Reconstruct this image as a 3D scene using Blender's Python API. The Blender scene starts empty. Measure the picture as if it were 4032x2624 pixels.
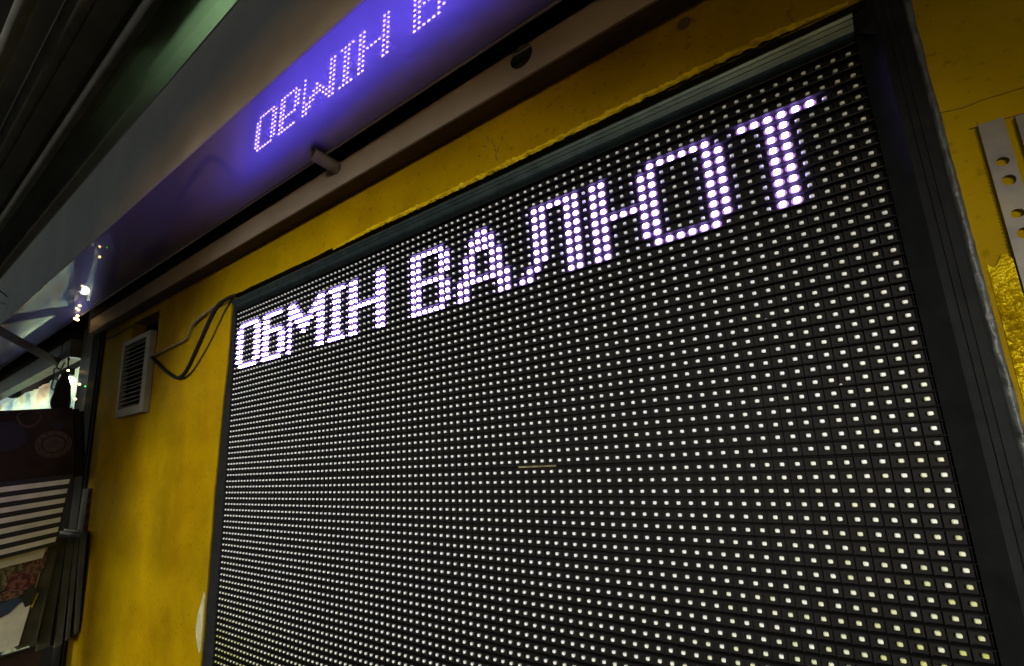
import bpy, bmesh, math, random
from mathutils import Vector, Matrix, noise as mnoise
random.seed(7)
scene = bpy.context.scene
COL = scene.collection
PI = math.pi

# ------------------------------------------------------------------ camera
cam_d = bpy.data.cameras.new('camera'); cam = bpy.data.objects.new('camera', cam_d); COL.objects.link(cam)
cam_d.sensor_fit = 'HORIZONTAL'; cam_d.sensor_width = 36.0
cam_d.lens = 1634.71 / 4032 * 36.0
cam_d.shift_y = 200.0 / 4032.0
cam_d.clip_start = 0.01; cam_d.clip_end = 200.0
yaw, pitch, roll = .5420, .1751, .0525
fw = Vector((-math.sin(yaw)*math.cos(pitch), math.cos(yaw)*math.cos(pitch), math.sin(pitch)))
rt = Vector((math.cos(yaw), math.sin(yaw), 0)); dn = -rt.cross(fw)
r2 = rt*math.cos(roll) + dn*math.sin(roll); d2 = -rt*math.sin(roll) + dn*math.cos(roll)
m = Matrix((r2, -d2, -fw)).transposed().to_4x4(); m.translation = Vector((.8538, -.3901, -.3047))
cam.matrix_world = m
scene.camera = cam

# ------------------------------------------------------------------ world and sun
to_sun = Vector((.33, -.93, .146)).normalized()
elev = math.asin(to_sun.z); azim = math.atan2(to_sun.x, to_sun.y)
world = bpy.data.worlds.new('World'); scene.world = world; world.use_nodes = True
wn = world.node_tree; bg = wn.nodes['Background']
sky = wn.nodes.new('ShaderNodeTexSky'); sky.sky_type = 'NISHITA'; sky.sun_disc = False
sky.sun_elevation = elev; sky.sun_rotation = azim
wn.links.new(sky.outputs[0], bg.inputs[0]); bg.inputs[1].default_value = 0.12
sun_d = bpy.data.lights.new('sun', 'SUN'); sun = bpy.data.objects.new('sun', sun_d); COL.objects.link(sun)
sun_d.energy = 2.5; sun_d.angle = math.radians(12); sun_d.color = (1.0, .985, .96)
sun.rotation_euler = to_sun.to_track_quat('Z', 'Y').to_euler()
vs = scene.view_settings
vs.view_transform = 'Standard'; vs.look = 'None'; vs.exposure = 0.0; vs.gamma = 1.0; vs.use_curve_mapping = False
cy = scene.cycles
cy.use_denoising = True; cy.denoising_prefilter = 'ACCURATE'
cy.sample_clamp_indirect = 6.0
cy.max_bounces = 8; cy.diffuse_bounces = 4; cy.glossy_bounces = 4; cy.transmission_bounces = 4
cy.caustics_reflective = False; cy.caustics_refractive = False

# ------------------------------------------------------------------ helpers
def newmat(name):
    mt = bpy.data.materials.new(name); mt.use_nodes = True
    return mt, mt.node_tree, mt.node_tree.nodes['Principled BSDF']

def N(t, typ, **kw):
    n = t.nodes.new(typ)
    for k, v in kw.items(): setattr(n, k, v)
    return n

def ramp(t, fac, stops):
    r = N(t, 'ShaderNodeValToRGB')
    while len(r.color_ramp.elements) < len(stops): r.color_ramp.elements.new(0.5)
    for e, (p, c) in zip(r.color_ramp.elements, stops):
        e.position = p; e.color = (*c, 1) if len(c) == 3 else c
    t.links.new(fac, r.inputs[0])
    return r

def noise_mat(name, c1, c2, scale, rough=.6, bump=.0, bscale=300, metal=0.0, detail=6, spec=.5, c3=None, coat=0, coat_r=.05, stretch=None, bdist=.001):
    mt, t, p = newmat(name)
    tc = N(t, 'ShaderNodeTexCoord'); src = tc.outputs['Object']
    if stretch:
        mp = N(t, 'ShaderNodeMapping'); mp.inputs['Scale'].default_value = stretch
        t.links.new(src, mp.inputs[0]); src = mp.outputs[0]
    n1 = N(t, 'ShaderNodeTexNoise'); n1.inputs['Scale'].default_value = scale; n1.inputs['Detail'].default_value = detail
    t.links.new(src, n1.inputs['Vector'])
    st = [(.3, c1), (.7, c2)] if c3 is None else [(.28, c1), (.5, c2), (.74, c3)]
    r = ramp(t, n1.outputs[0], st)
    t.links.new(r.outputs[0], p.inputs['Base Color'])
    p.inputs['Roughness'].default_value = rough; p.inputs['Metallic'].default_value = metal
    p.inputs['Specular IOR Level'].default_value = spec
    p.inputs['Coat Weight'].default_value = coat; p.inputs['Coat Roughness'].default_value = coat_r
    if bump:
        n2 = N(t, 'ShaderNodeTexNoise'); n2.inputs['Scale'].default_value = bscale; n2.inputs['Detail'].default_value = 5
        t.links.new(src, n2.inputs['Vector'])
        b = N(t, 'ShaderNodeBump'); b.inputs['Strength'].default_value = bump; b.inputs['Distance'].default_value = bdist
        t.links.new(n2.outputs[0], b.inputs['Height']); t.links.new(b.outputs[0], p.inputs['Normal'])
    return mt

def emit_mat(name, col, strength):
    mt, t, p = newmat(name)
    p.inputs['Base Color'].default_value = (.8, .8, .8, 1)
    p.inputs['Emission Color'].default_value = (*col, 1); p.inputs['Emission Strength'].default_value = strength
    return mt

def mesh_obj(name, bm, mat, parent=None, smooth=False):
    me = bpy.data.meshes.new(name); bm.normal_update(); bm.to_mesh(me); bm.free()
    if mat: me.materials.append(mat)
    if smooth:
        for f in me.polygons: f.use_smooth = True
    o = bpy.data.objects.new(name, me); COL.objects.link(o)
    if parent: o.parent = parent
    return o

def share(name, src, loc=(0, 0, 0), parent=None, rot=None):
    o = bpy.data.objects.new(name, src.data if hasattr(src, 'data') else src); COL.objects.link(o)
    o.location = loc
    if rot: o.rotation_euler = rot
    if parent: o.parent = parent
    return o

def tag(o, label, cat, group=None):
    o['label'] = label; o['category'] = cat
    if group: o['group'] = group
    return o

def empty(name, loc=(0, 0, 0)):
    o = bpy.data.objects.new(name, None); COL.objects.link(o); o.location = loc; o.empty_display_size = .02
    return o

def structure(o): o['kind'] = 'structure'; return o

def box(bm, x0, x1, y0, y1, z0, z1):
    vs_ = [bm.verts.new(c) for c in ((x0,y0,z0),(x1,y0,z0),(x1,y1,z0),(x0,y1,z0),(x0,y0,z1),(x1,y0,z1),(x1,y1,z1),(x0,y1,z1))]
    for f in ((0,3,2,1),(4,5,6,7),(0,1,5,4),(1,2,6,5),(2,3,7,6),(3,0,4,7)): bm.faces.new([vs_[i] for i in f])
    return vs_

def bbox(name, dims, mat, parent=None, bev=0.0, seg=2):
    bm = bmesh.new(); box(bm, *dims)
    if bev: bmesh.ops.bevel(bm, geom=bm.edges[:], offset=bev, segments=seg, affect='EDGES', profile=.6)
    return mesh_obj(name, bm, mat, parent)

def prism(bm, pts, axis, a, b):
    """closed polygon pts (u,v) swept along axis from a to b"""
    def mk(u, v, w): return {'x': (w, u, v), 'y': (u, w, v), 'z': (u, v, w)}[axis]
    A = [bm.verts.new(mk(u, v, a)) for u, v in pts]; B = [bm.verts.new(mk(u, v, b)) for u, v in pts]
    n = len(pts)
    bm.faces.new(A); bm.faces.new(B[::-1])
    for i in range(n): bm.faces.new((A[i], B[i], B[(i+1) % n], A[(i+1) % n]))
    bmesh.ops.recalc_face_normals(bm, faces=bm.faces[:])

def tube(bm, pts, rad, n=10, cap=True):
    pts = [Vector(p) for p in pts]; rings = []
    up = Vector((0, 0, 1)); prev = None
    for i, p in enumerate(pts):
        d = (pts[min(i+1, len(pts)-1)] - pts[max(i-1, 0)]).normalized()
        a = (prev - d*prev.dot(d)) if prev else (up.cross(d) if abs(d.z) < .9 else Vector((1, 0, 0)).cross(d))
        a.normalize(); b = d.cross(a); prev = a
        r = rad[i] if isinstance(rad, (list, tuple)) else rad
        rings.append([bm.verts.new(p + (a*math.cos(2*PI*k/n) + b*math.sin(2*PI*k/n))*r) for k in range(n)])
    for i in range(len(rings)-1):
        for k in range(n): bm.faces.new((rings[i][k], rings[i][(k+1) % n], rings[i+1][(k+1) % n], rings[i+1][k]))
    if cap: bm.faces.new(rings[0][::-1]); bm.faces.new(rings[-1])

def spline(pts, k=8):
    P = [Vector(p) for p in pts]; out = []
    for i in range(len(P)-1):
        p0 = P[max(i-1, 0)]; p1 = P[i]; p2 = P[i+1]; p3 = P[min(i+2, len(P)-1)]
        for j in range(k):
            t = j/k
            out.append(.5*((2*p1) + (p2-p0)*t + (2*p0-5*p1+4*p2-p3)*t*t + (3*p1-p0-3*p2+p3)*t**3))
    out.append(P[-1]); return out

def tube_obj(name, pts, rad, mat, parent=None, n=10):
    bm = bmesh.new(); tube(bm, pts, rad, n); return mesh_obj(name, bm, mat, parent, True)

def fill_sheet(loops, y, thick):
    """polygon with holes in the xz plane, front face at y, thick towards +y"""
    bm = bmesh.new(); es = []
    for lp in loops:
        v = [bm.verts.new((a, y, b)) for a, b in lp]
        for i in range(len(v)): es.append(bm.edges.new((v[i], v[(i+1) % len(v)])))
    bmesh.ops.triangle_fill(bm, use_beauty=True, use_dissolve=False, edges=es)
    for f in bm.faces:
        f.normal_update()
        if f.normal.y > 0: f.normal_flip()
    r = bmesh.ops.extrude_face_region(bm, geom=bm.faces[:])
    vv = [g for g in r['geom'] if isinstance(g, bmesh.types.BMVert)]
    bmesh.ops.translate(bm, verts=vv, vec=(0, thick, 0))
    bmesh.ops.recalc_face_normals(bm, faces=bm.faces[:])
    return bm

# ------------------------------------------------------------------ materials
def wall_material(name='mustard_paint', coat=0.0):
    mt, t, p = newmat(name)
    p.inputs['Coat Weight'].default_value = coat; p.inputs['Coat Roughness'].default_value = .10; p.inputs['Coat Tint'].default_value = (1, .86, .25, 1); L = t.links.new
    tc = N(t, 'ShaderNodeTexCoord'); O = tc.outputs['Object']
    def noise(scale, det=6, rough=.55):
        n = N(t, 'ShaderNodeTexNoise'); n.inputs['Scale'].default_value = scale; n.inputs['Detail'].default_value = det
        n.inputs['Roughness'].default_value = rough; L(O, n.inputs['Vector']); return n.outputs[0]
    base = ramp(t, noise(5), [(.28, (.195, .138, .0008)), (.5, (.305, .216, .0010)), (.74, (.41, .290, .0012))])
    grime = ramp(t, noise(2.2, 9, .65), [(.40, (0, 0, 0)), (.66, (1, 1, 1))])
    mx = N(t, 'ShaderNodeMixRGB'); mx.blend_type = 'MULTIPLY'
    k = N(t, 'ShaderNodeMath', operation='MULTIPLY'); k.inputs[1].default_value = .8
    L(grime.outputs[0], k.inputs[0]); L(k.outputs[0], mx.inputs[0])
    L(base.outputs[0], mx.inputs[1]); mx.inputs[2].default_value = (.62, .50, .30, 1)
    spk = ramp(t, noise(140, 3), [(.30, (.55, .5, .45)), (.40, (1, 1, 1))])
    m2 = N(t, 'ShaderNodeMixRGB'); m2.blend_type = 'MULTIPLY'; m2.inputs[0].default_value = .6
    L(mx.outputs[0], m2.inputs[1]); L(spk.outputs[0], m2.inputs[2])
    # scuffs: thin dark drips
    mp = N(t, 'ShaderNodeMapping'); mp.inputs['Scale'].default_value = (38, 38, 9); L(O, mp.inputs[0])
    n5 = N(t, 'ShaderNodeTexNoise'); n5.inputs['Scale'].default_value = 1.0; n5.inputs['Detail'].default_value = 8; L(mp.outputs[0], n5.inputs['Vector'])
    sc = ramp(t, n5.outputs[0], [(.70, (1, 1, 1)), (.76, (.45, .40, .35))])
    m3 = N(t, 'ShaderNodeMixRGB'); m3.blend_type = 'MULTIPLY'; m3.inputs[0].default_value = .8
    L(m2.outputs[0], m3.inputs[1]); L(sc.outputs[0], m3.inputs[2])
    L(m3.outputs[0], p.inputs['Base Color'])
    p.inputs['Roughness'].default_value = .6; p.inputs['Specular IOR Level'].default_value = .03
    ad = N(t, 'ShaderNodeMath', operation='ADD'); L(noise(420, 4), ad.inputs[0])
    k2 = N(t, 'ShaderNodeMath', operation='MULTIPLY'); k2.inputs[1].default_value = 3.0; L(noise(45, 4), k2.inputs[0]); L(k2.outputs[0], ad.inputs[1])
    b = N(t, 'ShaderNodeBump'); b.inputs['Strength'].default_value = .5; b.inputs['Distance'].default_value = .0008
    L(ad.outputs[0], b.inputs['Height']); L(b.outputs[0], p.inputs['Normal'])
    return mt

M = {}
M['wall'] = wall_material()
M['lip'] = noise_mat('lit_yellow_filler', (.36, .25, .002), (.60, .45, .004), 60, rough=.7, bump=.6, bscale=220, bdist=.002, spec=.15)  # filler colour brightened with the light the ridge catches
M['plaster'] = noise_mat('bare_plaster', (.26, .27, .15), (.46, .46, .27), 70, rough=.8, bump=.6, bscale=200)
M['black_plastic'] = noise_mat('black_module_plastic', (.0085, .0085, .0085), (.0125, .0125, .0125), 40, rough=.6, bump=.15, bscale=500, spec=.06)
M['louver'] = noise_mat('black_louver_plastic', (.006, .006, .006), (.010, .010, .010), 60, rough=.38, bump=.25, bscale=240, spec=.09)
M['frame'] = noise_mat('black_anodised_aluminium', (.011, .0125, .013), (.017, .019, .0195), 50, rough=.6, bump=.2, bscale=900, spec=.03)
M['frame_top'] = noise_mat('top_rail_bluish_sheen', (.038, .064, .070), (.066, .10, .108), 60, rough=.36, bump=.12, bscale=700, spec=.5, metal=.75)  # top rail's bluish glint put into its own brighter metallic colour
M['seal'] = noise_mat('grey_sealant', (.022, .027, .027), (.085, .10, .096), 90, rough=.45, bump=.9, bscale=130, bdist=.002)
M['rail'] = noise_mat('grey_rail_paint', (.20, .18, .15), (.27, .245, .205), 8, rough=.6, bump=.25, bscale=250, c3=(.31, .285, .24))
M['rail_under'] = noise_mat('rusty_brown_lip', (.05, .028, .012), (.09, .05, .02), 20, rough=.8, bump=.4)
M['dark_void'] = noise_mat('dark_cavity', (.018, .017, .015), (.03, .027, .024), 8, rough=.95, spec=.1)
M['pipe'] = noise_mat('old_grey_pvc', (.10, .085, .075), (.19, .165, .15), 30, rough=.5, bump=.3, bscale=180)
M['vent'] = noise_mat('aged_white_plastic', (.14, .135, .10), (.24, .23, .175), 25, rough=.5, bump=.2, bscale=300)
M['cable_black'] = noise_mat('black_cable_sheath', (.005, .005, .005), (.009, .009, .008), 60, rough=.6, spec=.12)
M['cable_white'] = noise_mat('dirty_white_cable', (.13, .11, .07), (.22, .19, .12), 60, rough=.55)
M['bracket'] = noise_mat('galvanised_steel', (.085, .08, .068), (.15, .145, .122), 45, rough=.55, bump=.4, bscale=140, metal=.1, c3=(.20, .185, .11))
M['steel'] = noise_mat('dull_steel', (.06, .06, .052), (.12, .115, .095), 14, rough=.45, bump=.2, bscale=200, metal=.3)
M['post'] = noise_mat('dark_post_paint', (.016, .016, .014), (.026, .025, .022), 14, rough=.7, spec=.1)
M['gap_black'] = noise_mat('gap_shade_black', (.006, .006, .005), (.010, .009, .008), 10, rough=1.0, spec=0.0)  # shade of the gap below the steel plate, put into the colour
M['screw'] = noise_mat('zinc_screw', (.05, .05, .05), (.12, .12, .12), 300, rough=.35, metal=.8)
M['brass'] = noise_mat('dirty_yellow_tape', (.08, .07, .03), (.26, .23, .11), 160, rough=.6)
M['pavement'] = noise_mat('pavement', (.06, .06, .058), (.11, .108, .1), 6, rough=.9, bump=.4, bscale=60)
M['ceiling'] = noise_mat('market_roof_sheet', (.11, .11, .095), (.18, .175, .15), 4, rough=.8, spec=.1)
M['conduit'] = noise_mat('roof_conduit', (.12, .12, .10), (.20, .196, .16), 12, rough=.6, spec=.2)

def soffit_material():
    mt, t, p = newmat('glossy_soffit_glow_tint'); L = t.links.new
    tc = N(t, 'ShaderNodeTexCoord')
    n = N(t, 'ShaderNodeTexNoise'); n.inputs['Scale'].default_value = 7; n.inputs['Detail'].default_value = 6; L(tc.outputs['Object'], n.inputs['Vector'])
    r = ramp(t, n.outputs[0], [(.3, (.030, .027, .022)), (.7, (.045, .040, .032))]); L(r.outputs[0], p.inputs['Base Color'])
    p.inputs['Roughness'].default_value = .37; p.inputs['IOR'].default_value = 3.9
    p.inputs['Specular Tint'].default_value = (.34, .33, 1.0, 1)  # blue of the mirrored text's glow put into the reflection tint
    p.inputs['Anisotropic'].default_value = .75      # stretches the mirrored text's haze along the panel
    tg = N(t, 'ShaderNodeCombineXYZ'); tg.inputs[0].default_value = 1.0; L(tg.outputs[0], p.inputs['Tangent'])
    p.inputs['Coat Weight'].default_value = 1.0; p.inputs['Coat Roughness'].default_value = .03; p.inputs['Coat IOR'].default_value = 1.65
    n2 = N(t, 'ShaderNodeTexNoise'); n2.inputs['Scale'].default_value = 900; n2.inputs['Detail'].default_value = 2; L(tc.outputs['Object'], n2.inputs['Vector'])
    b = N(t, 'ShaderNodeBump'); b.inputs['Strength'].default_value = .10; b.inputs['Distance'].default_value = .0004
    L(n2.outputs[0], b.inputs['Height']); L(b.outputs[0], p.inputs['Normal'])
    return mt
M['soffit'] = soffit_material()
M['fascia'] = noise_mat('grey_fascia_sheet', (.36, .335, .26), (.48, .445, .35), 9, rough=.55, bump=.12, bscale=700)

def led_white(name, island):
    mt, t, p = newmat(name); L = t.links.new
    g = N(t, 'ShaderNodeNewGeometry')
    rnd = g.outputs['Random Per Island'] if island else N(t, 'ShaderNodeObjectInfo').outputs['Random']
    # viewing-angle yellowing and dimming put into the colour, growing outwards
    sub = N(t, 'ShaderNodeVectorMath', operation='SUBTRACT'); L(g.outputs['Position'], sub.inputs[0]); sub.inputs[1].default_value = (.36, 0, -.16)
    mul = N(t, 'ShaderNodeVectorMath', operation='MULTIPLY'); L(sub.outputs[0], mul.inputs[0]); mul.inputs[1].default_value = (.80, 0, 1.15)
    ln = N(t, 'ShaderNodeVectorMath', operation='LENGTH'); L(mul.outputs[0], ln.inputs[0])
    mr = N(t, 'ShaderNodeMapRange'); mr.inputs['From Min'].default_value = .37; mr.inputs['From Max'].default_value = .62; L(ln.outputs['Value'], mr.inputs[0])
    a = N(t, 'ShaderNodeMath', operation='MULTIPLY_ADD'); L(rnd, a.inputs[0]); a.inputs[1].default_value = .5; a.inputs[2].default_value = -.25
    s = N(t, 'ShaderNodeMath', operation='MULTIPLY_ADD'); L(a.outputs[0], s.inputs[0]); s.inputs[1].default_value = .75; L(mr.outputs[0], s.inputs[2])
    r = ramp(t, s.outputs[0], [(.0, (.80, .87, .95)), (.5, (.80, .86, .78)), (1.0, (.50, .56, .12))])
    L(r.outputs[0], p.inputs['Base Color'])
    p.inputs['Roughness'].default_value = .35; p.inputs['Specular IOR Level'].default_value = .4
    return mt
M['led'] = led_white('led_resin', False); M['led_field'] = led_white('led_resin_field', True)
M['led_lit'] = emit_mat('led_lit_violet_white', (.40, .25, 1.0), 80.0)

# ------------------------------------------------------------------ setting
bm = bmesh.new(); box(bm, -60, 60, -60, 60, -2.2, -2.1)
structure(mesh_obj('pavement', bm, M['pavement']))

# wall of the kiosk, with the opening for the sign and the niche behind the vent
YW = -.005
def jag(a, b, n, amp, seed, amp2=None):
    out = []
    for i in range(n):
        t = i/n; x = a[0]+(b[0]-a[0])*t; z = a[1]+(b[1]-a[1])*t
        e = mnoise.noise(Vector((x*23+seed, z*23, seed)))*amp + mnoise.noise(Vector((x*90+seed, z*90, seed)))*amp*.5
        dx, dz = b[0]-a[0], b[1]-a[1]; l = math.hypot(dx, dz)
        out.append((x - dz/l*e, z + dx/l*e))
    return out
lft = [(-.0165, .041), (-.0175, 0), (-.020, -.10), (-.026, -.19), (-.034, -.34), (-.036, -.51), (-.040, -.64), (-.041, -.67)]
hole_sign = []
for i in range(len(lft)-1): hole_sign += jag(lft[i], lft[i+1], 10, .0012, 3)
hole_sign += [(-.041, -.672), (.992, -.672)]
hole_sign += jag((.9865, -.668), (.9885, .037), 60, .0012, 9)
hole_sign += jag((.9885, .037), (-.0165, .0415), 120, .0016, 5)
hole_niche = [(-.545, .0985), (-.372, .0945), (-.374, -.10), (-.545, -.10)]
wall = empty('kiosk_wall', (.1, YW, -2.1)); 
tag(wall, 'mustard yellow plastered kiosk wall around the LED sign', 'wall')
inv = lambda o: setattr(o, 'matrix_parent_inverse', Matrix.Translation(-Vector(wall.location)))
o = mesh_obj('plaster_face', fill_sheet([[(-.785, -2.1), (1.9, -2.1), (1.9, .59), (-.785, .59)], hole_sign, hole_niche], YW, .03), M['wall'], wall); inv(o)
o = bbox('wall_core', (-.785, 1.9, .075, .20, -2.1, .58), M['dark_void'], wall); inv(o)
# niche lining
bm = bmesh.new(); box(bm, -.60, -.33, .060, .074, -.14, .14); o = mesh_obj('niche_back', bm, M['dark_void'], wall); inv(o)
# ragged filler ridge over the sign
def ridge(name, x0, x1, zf, n, mat, hgt, seed, yout):
    bm = bmesh.new(); rows = []
    for i in range(n+1):
        x = x0+(x1-x0)*i/n; fade = min(1, i/(n*.15), (n-i)/(n*.12)+.25)
        row = []
        for j in range(7):
            u = j/6
            h = hgt*(.55+.45*fade)*(1+.35*mnoise.noise(Vector((x*40, seed, 0))))
            z = zf(x) + u*h + .0010*mnoise.noise(Vector((x*130, u*3, seed)))
            y = YW + .0005 - yout*fade*math.sin(PI*min(1, u*.85+.18))**.8*(1+.55*mnoise.noise(Vector((x*150, u*4, seed+4)))+.4*mnoise.noise(Vector((x*420, u*8, seed+4))))
            if j == 6: y = YW + .0008
            row.append(bm.verts.new((x, y, z)))
        rows.append(row)
    for i in range(n):
        for j in range(6): bm.faces.new((rows[i][j], rows[i+1][j], rows[i+1][j+1], rows[i][j+1]))
    bmesh.ops.recalc_face_normals(bm, faces=bm.faces[:])
    return mesh_obj(name, bm, mat, wall, True)
o = ridge('filler_ridge', .30, .955, lambda x: .0365 + .0015*math.sin(x*9), 420, M['lip'], .0075, 2.0, .0065); inv(o)
o['label'] = 'ragged bright yellow filler ridge above the sign frame'
# bare plaster patch beside the sign, low left
pp = [(-.0420, -.512), (-.050, -.530), (-.060, -.552), (-.064, -.572), (-.060, -.590), (-.052, -.604), (-.0445, -.614), (-.0400, -.605), (-.0400, -.56), (-.0390, -.52)]
o = mesh_obj('bare_patch', fill_sheet([pp], YW-.0012, .0011), M['plaster'], wall); inv(o)
o['label'] = 'pale bare plaster patch beside the sign frame'
# patched screw plug above the sign
bm = bmesh.new(); bmesh.ops.create_circle(bm, cap_ends=True, segments=20, radius=.0065)
bmesh.ops.rotate(bm, verts=bm.verts[:], matrix=Matrix.Rotation(PI/2, 3, 'X')); bmesh.ops.translate(bm, verts=bm.verts[:], vec=(.838, YW-.0006, .101))
o = mesh_obj('plug', bm, M['rail_under'], wall); inv(o)
for k, (sx_, sz_, ln, ang) in enumerate(((.603, .094, .010, -1.1), (.611, .086, .007, -1.5), (.614, .077, .012, -1.35), (.621, .071, .009, -1.9), (.616, .064, .011, -1.5), (.598, .083, .006, -.8), (.590, .072, .004, -.4), (.505, .062, .004, -1.2), (.742, .078, .005, -.6), (.36, .085, .004, -.9))):
    sp_ = [(sx_+math.cos(ang)*ln*t+.0009*mnoise.noise(Vector((k, t*5, 0))), YW-.0001, sz_+math.sin(ang)*ln*t) for t in (0, .25, .5, .75, 1)]
    o = tube_obj('scuff_mark', sp_, [.0002, .0007, .0004, .0008, .0002], M['rail_under'], wall, 6); inv(o)
# plaster joint lines on the right
for pts in ([( .9895, -.0795), (1.000, -.0815), (1.010, -.0805), (1.06, -.083)], [(1.000, -.0985), (1.06, -.1005)]):
    o = tube_obj('plaster_crack', [(a, YW-.0001, b) for a, b in pts], .0003, M['rail_under'], wall, 6); inv(o)

# ------------------------------------------------------------------ LED sign
sign = empty('led_sign', (.475, 0, -.66))
tag(sign, 'black framed LED matrix sign spelling a lit violet line of Cyrillic', 'LED sign')
sinv = Matrix.Translation(-Vector(sign.location))
def sp(o, parent=None):
    o.parent = parent or sign
    if parent is None: o.matrix_parent_inverse = sinv
    return o

def rowz(r): return -.01*r - (.001 if r >= 32 else 0)
# frame rails (profile in the y,z or y,x plane)
def rail_profile(inner, s):
    """(pos along outward axis, y) outline of the extrusion; inner edge at `inner`, outward sign s"""
    g = [(0, .012), (0, .0015), (.0015, .001), (.0045, -.0045), (.0062, -.0062), (.0100, -.0080), (.0103, -.0074), (.0112, -.0078), (.0113, -.0086), (.0138, -.0097),
         (.0141, -.0091), (.0150, -.0095), (.0151, -.0103), (.0178, -.0112), (.0186, -.0108), (.0210, -.0090), (.0235, -.0050), (.0240, .030), (.0020, .030), (.0020, .012)]
    return [(inner + s*a, y) for a, y in g]
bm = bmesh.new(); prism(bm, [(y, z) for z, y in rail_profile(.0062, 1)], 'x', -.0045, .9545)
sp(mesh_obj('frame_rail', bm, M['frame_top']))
side = [(0, .012), (0, .0012), (.0008, .0004), (.0100, -.0088), (.0112, -.0100), (.0118, -.0098), (.0121, -.0092), (.0150, -.0096), (.0152, -.0090), (.0162, -.0092), (.0164, -.0099), (.0190, -.0103),
        (.0192, -.0097), (.0202, -.0099), (.0204, -.0105), (.0250, -.0106), (.0272, -.0090), (.0278, -.0040), (.0278, .030), (.0020, .030), (.0020, .012)]
bm = bmesh.new(); prism(bm, [(.9562+a, y) for a, y in side], 'z', -.665, .0300)
sp(mesh_obj('frame_rail', bm, M['frame']))
flat = [(0, .012), (0, .0005), (.0010, -.0015), (.0100, -.0022), (.0104, -.0018), (.0112, -.0018), (.0116, -.0024), (.0215, -.0030), (.0245, -.0028), (.0400, -.0026), (.0400, .030), (.0020, .030)]
bm = bmesh.new(); prism(bm, [(-.0062-a, y) for a, y in flat], 'z', -.665, .0300)
sp(mesh_obj('frame_rail', bm, M['frame']))
bm = bmesh.new(); prism(bm, [(y, z) for z, y in rail_profile(-.6455, -1)], 'x', -.0045, .9545)
sp(mesh_obj('frame_rail', bm, M['frame']))
# mitre gusset at the upper right corner
bm = bmesh.new(); prism(bm, [(.9570, .0062), (.9665, .0130), (.9665, -.0010), (.9640, .0000)], 'y', -.0093, -.0070)
sp(mesh_obj('corner_gusset', bm, M['frame']))
bm = bmesh.new(); box(bm, -.030, .982, .031, .034, -.665, .030); sp(mesh_obj('back_sheet', bm, M['dark_void']))
# sealant bead on the right
bm = bmesh.new(); rows = []
for i in range(181):
    z = .020 - .69*i/180; row = []
    w = .0050 + .0012*mnoise.noise(Vector((z*30, 1, 0)))
    for j in range(6):
        u = j/5; x = .9838 + w*u + .0005*mnoise.noise(Vector((z*120, u*2, 3)))
        y = -.0052 - .0030*math.sin(PI*min(1, u*.8+.15))*(1+.5*mnoise.noise(Vector((z*110, u*3, 7)))+.35*mnoise.noise(Vector((z*330, u*6, 7))))
        row.append(bm.verts.new((x, y, z)))
    rows.append(row)
for i in range(180):
    for j in range(5): bm.faces.new((rows[i][j], rows[i+1][j], rows[i+1][j+1], rows[i][j+1]))
bmesh.ops.recalc_face_normals(bm, faces=bm.faces[:])
o = sp(mesh_obj('sealant_bead', bm, M['seal'], None, True)); o['label'] = 'grey ragged sealant bead along the sign edge'

# modules
def module_plate():
    bm = bmesh.new()
    box(bm, -.00485, .31485, .0022, .012, -.15485, .00485)
    for c in range(33):
        x = -.005 + .01*c
        x0, x1 = x-.00045, x+.00045
        if c == 0: x0 = -.00485
        if c == 32: x1 = .31485
        box(bm, x0, x1, .0006, .0021, -.15480, .00480)
    return bm
plate = None; louv = None
mods = {}
for mr_ in range(4):
    for mc in range(3):
        e = empty('display_module', (.32*mc, .0, rowz(16*mr_)))
        # tiny assembly errors
        e.location.y += random.uniform(-.0003, .0003)
        sp(e)
        if plate is None:
            plate = mesh_obj('module_plate', module_plate(), M['black_plastic'], e)
            bm = bmesh.new()
            pr = [(.0021, .0008), (-.0024, .00045), (-.0030, .0001), (-.0028, -.0005), (.0021, -.0008)]
            prism(bm, pr, 'x', -.00480, .31480)
            louv = mesh_obj('louver', bm, M['louver'], e); louv.location = (0, 0, .0050)
            first = louv
        else:
            share('module_plate', plate, parent=e)
        for r in range(16):
            if louv is first and mr_ == 0 and mc == 0 and r == 0: continue
            l = share('louver', louv, (0, random.uniform(-.00012, .00012), -.01*r + .0050), e)
        mods[(mr_, mc)] = e

# the message, bit by bit
rowsets = {}
def on(rows, cols):
    for r in rows:
        for c in cols: rowsets.setdefault(r, set()).add(c)
R_ = lambda a, b: range(a, b+1)
on([3, 11], R_(2, 7)); on(R_(4, 10), [1, 2, 7, 8])                                            # О
on([3, 6, 11], R_(10, 15)); on([4, 5], [10, 11]); on(R_(7, 10), [10, 11, 15, 16])             # Б
on(R_(3, 11), [18, 26, 27]); on([3], [19]); on([4], [19, 20, 25]); on([5], [19, 20, 21, 24, 25]); on([6], R_(20, 24)); on([7], R_(21, 23)); on([8], [22])   # М
on([3, 11], R_(29, 32)); on(R_(4, 10), [30, 31])                                              # І
on(R_(3, 11), [34, 35, 40, 41]); on([7], R_(36, 39))                                          # Н
on(R_(3, 11), [47, 48]); on([3, 7, 11], R_(49, 52)); on([4, 5, 6, 8, 9, 10], [52, 53])        # В
on([3], [58, 59]); on([4, 5], R_(57, 60)); on([6, 7, 8], [56, 57, 60, 61]); on([9], R_(55, 62)); on([10, 11], [55, 56, 61, 62])   # А
on([3], R_(66, 69)); on(R_(4, 9), [66, 67]); on([10], [65, 66]); on([11], [64, 65]); on(R_(3, 11), [70, 71])   # Л
on(R_(3, 11), [73, 74]); on([7], R_(75, 77)); on([3, 11], R_(79, 84)); on(R_(4, 10), [78, 79, 84, 85])         # Ю
on([3], R_(87, 92)); on(R_(4, 11), [89, 90])                                                  # Т
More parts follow.
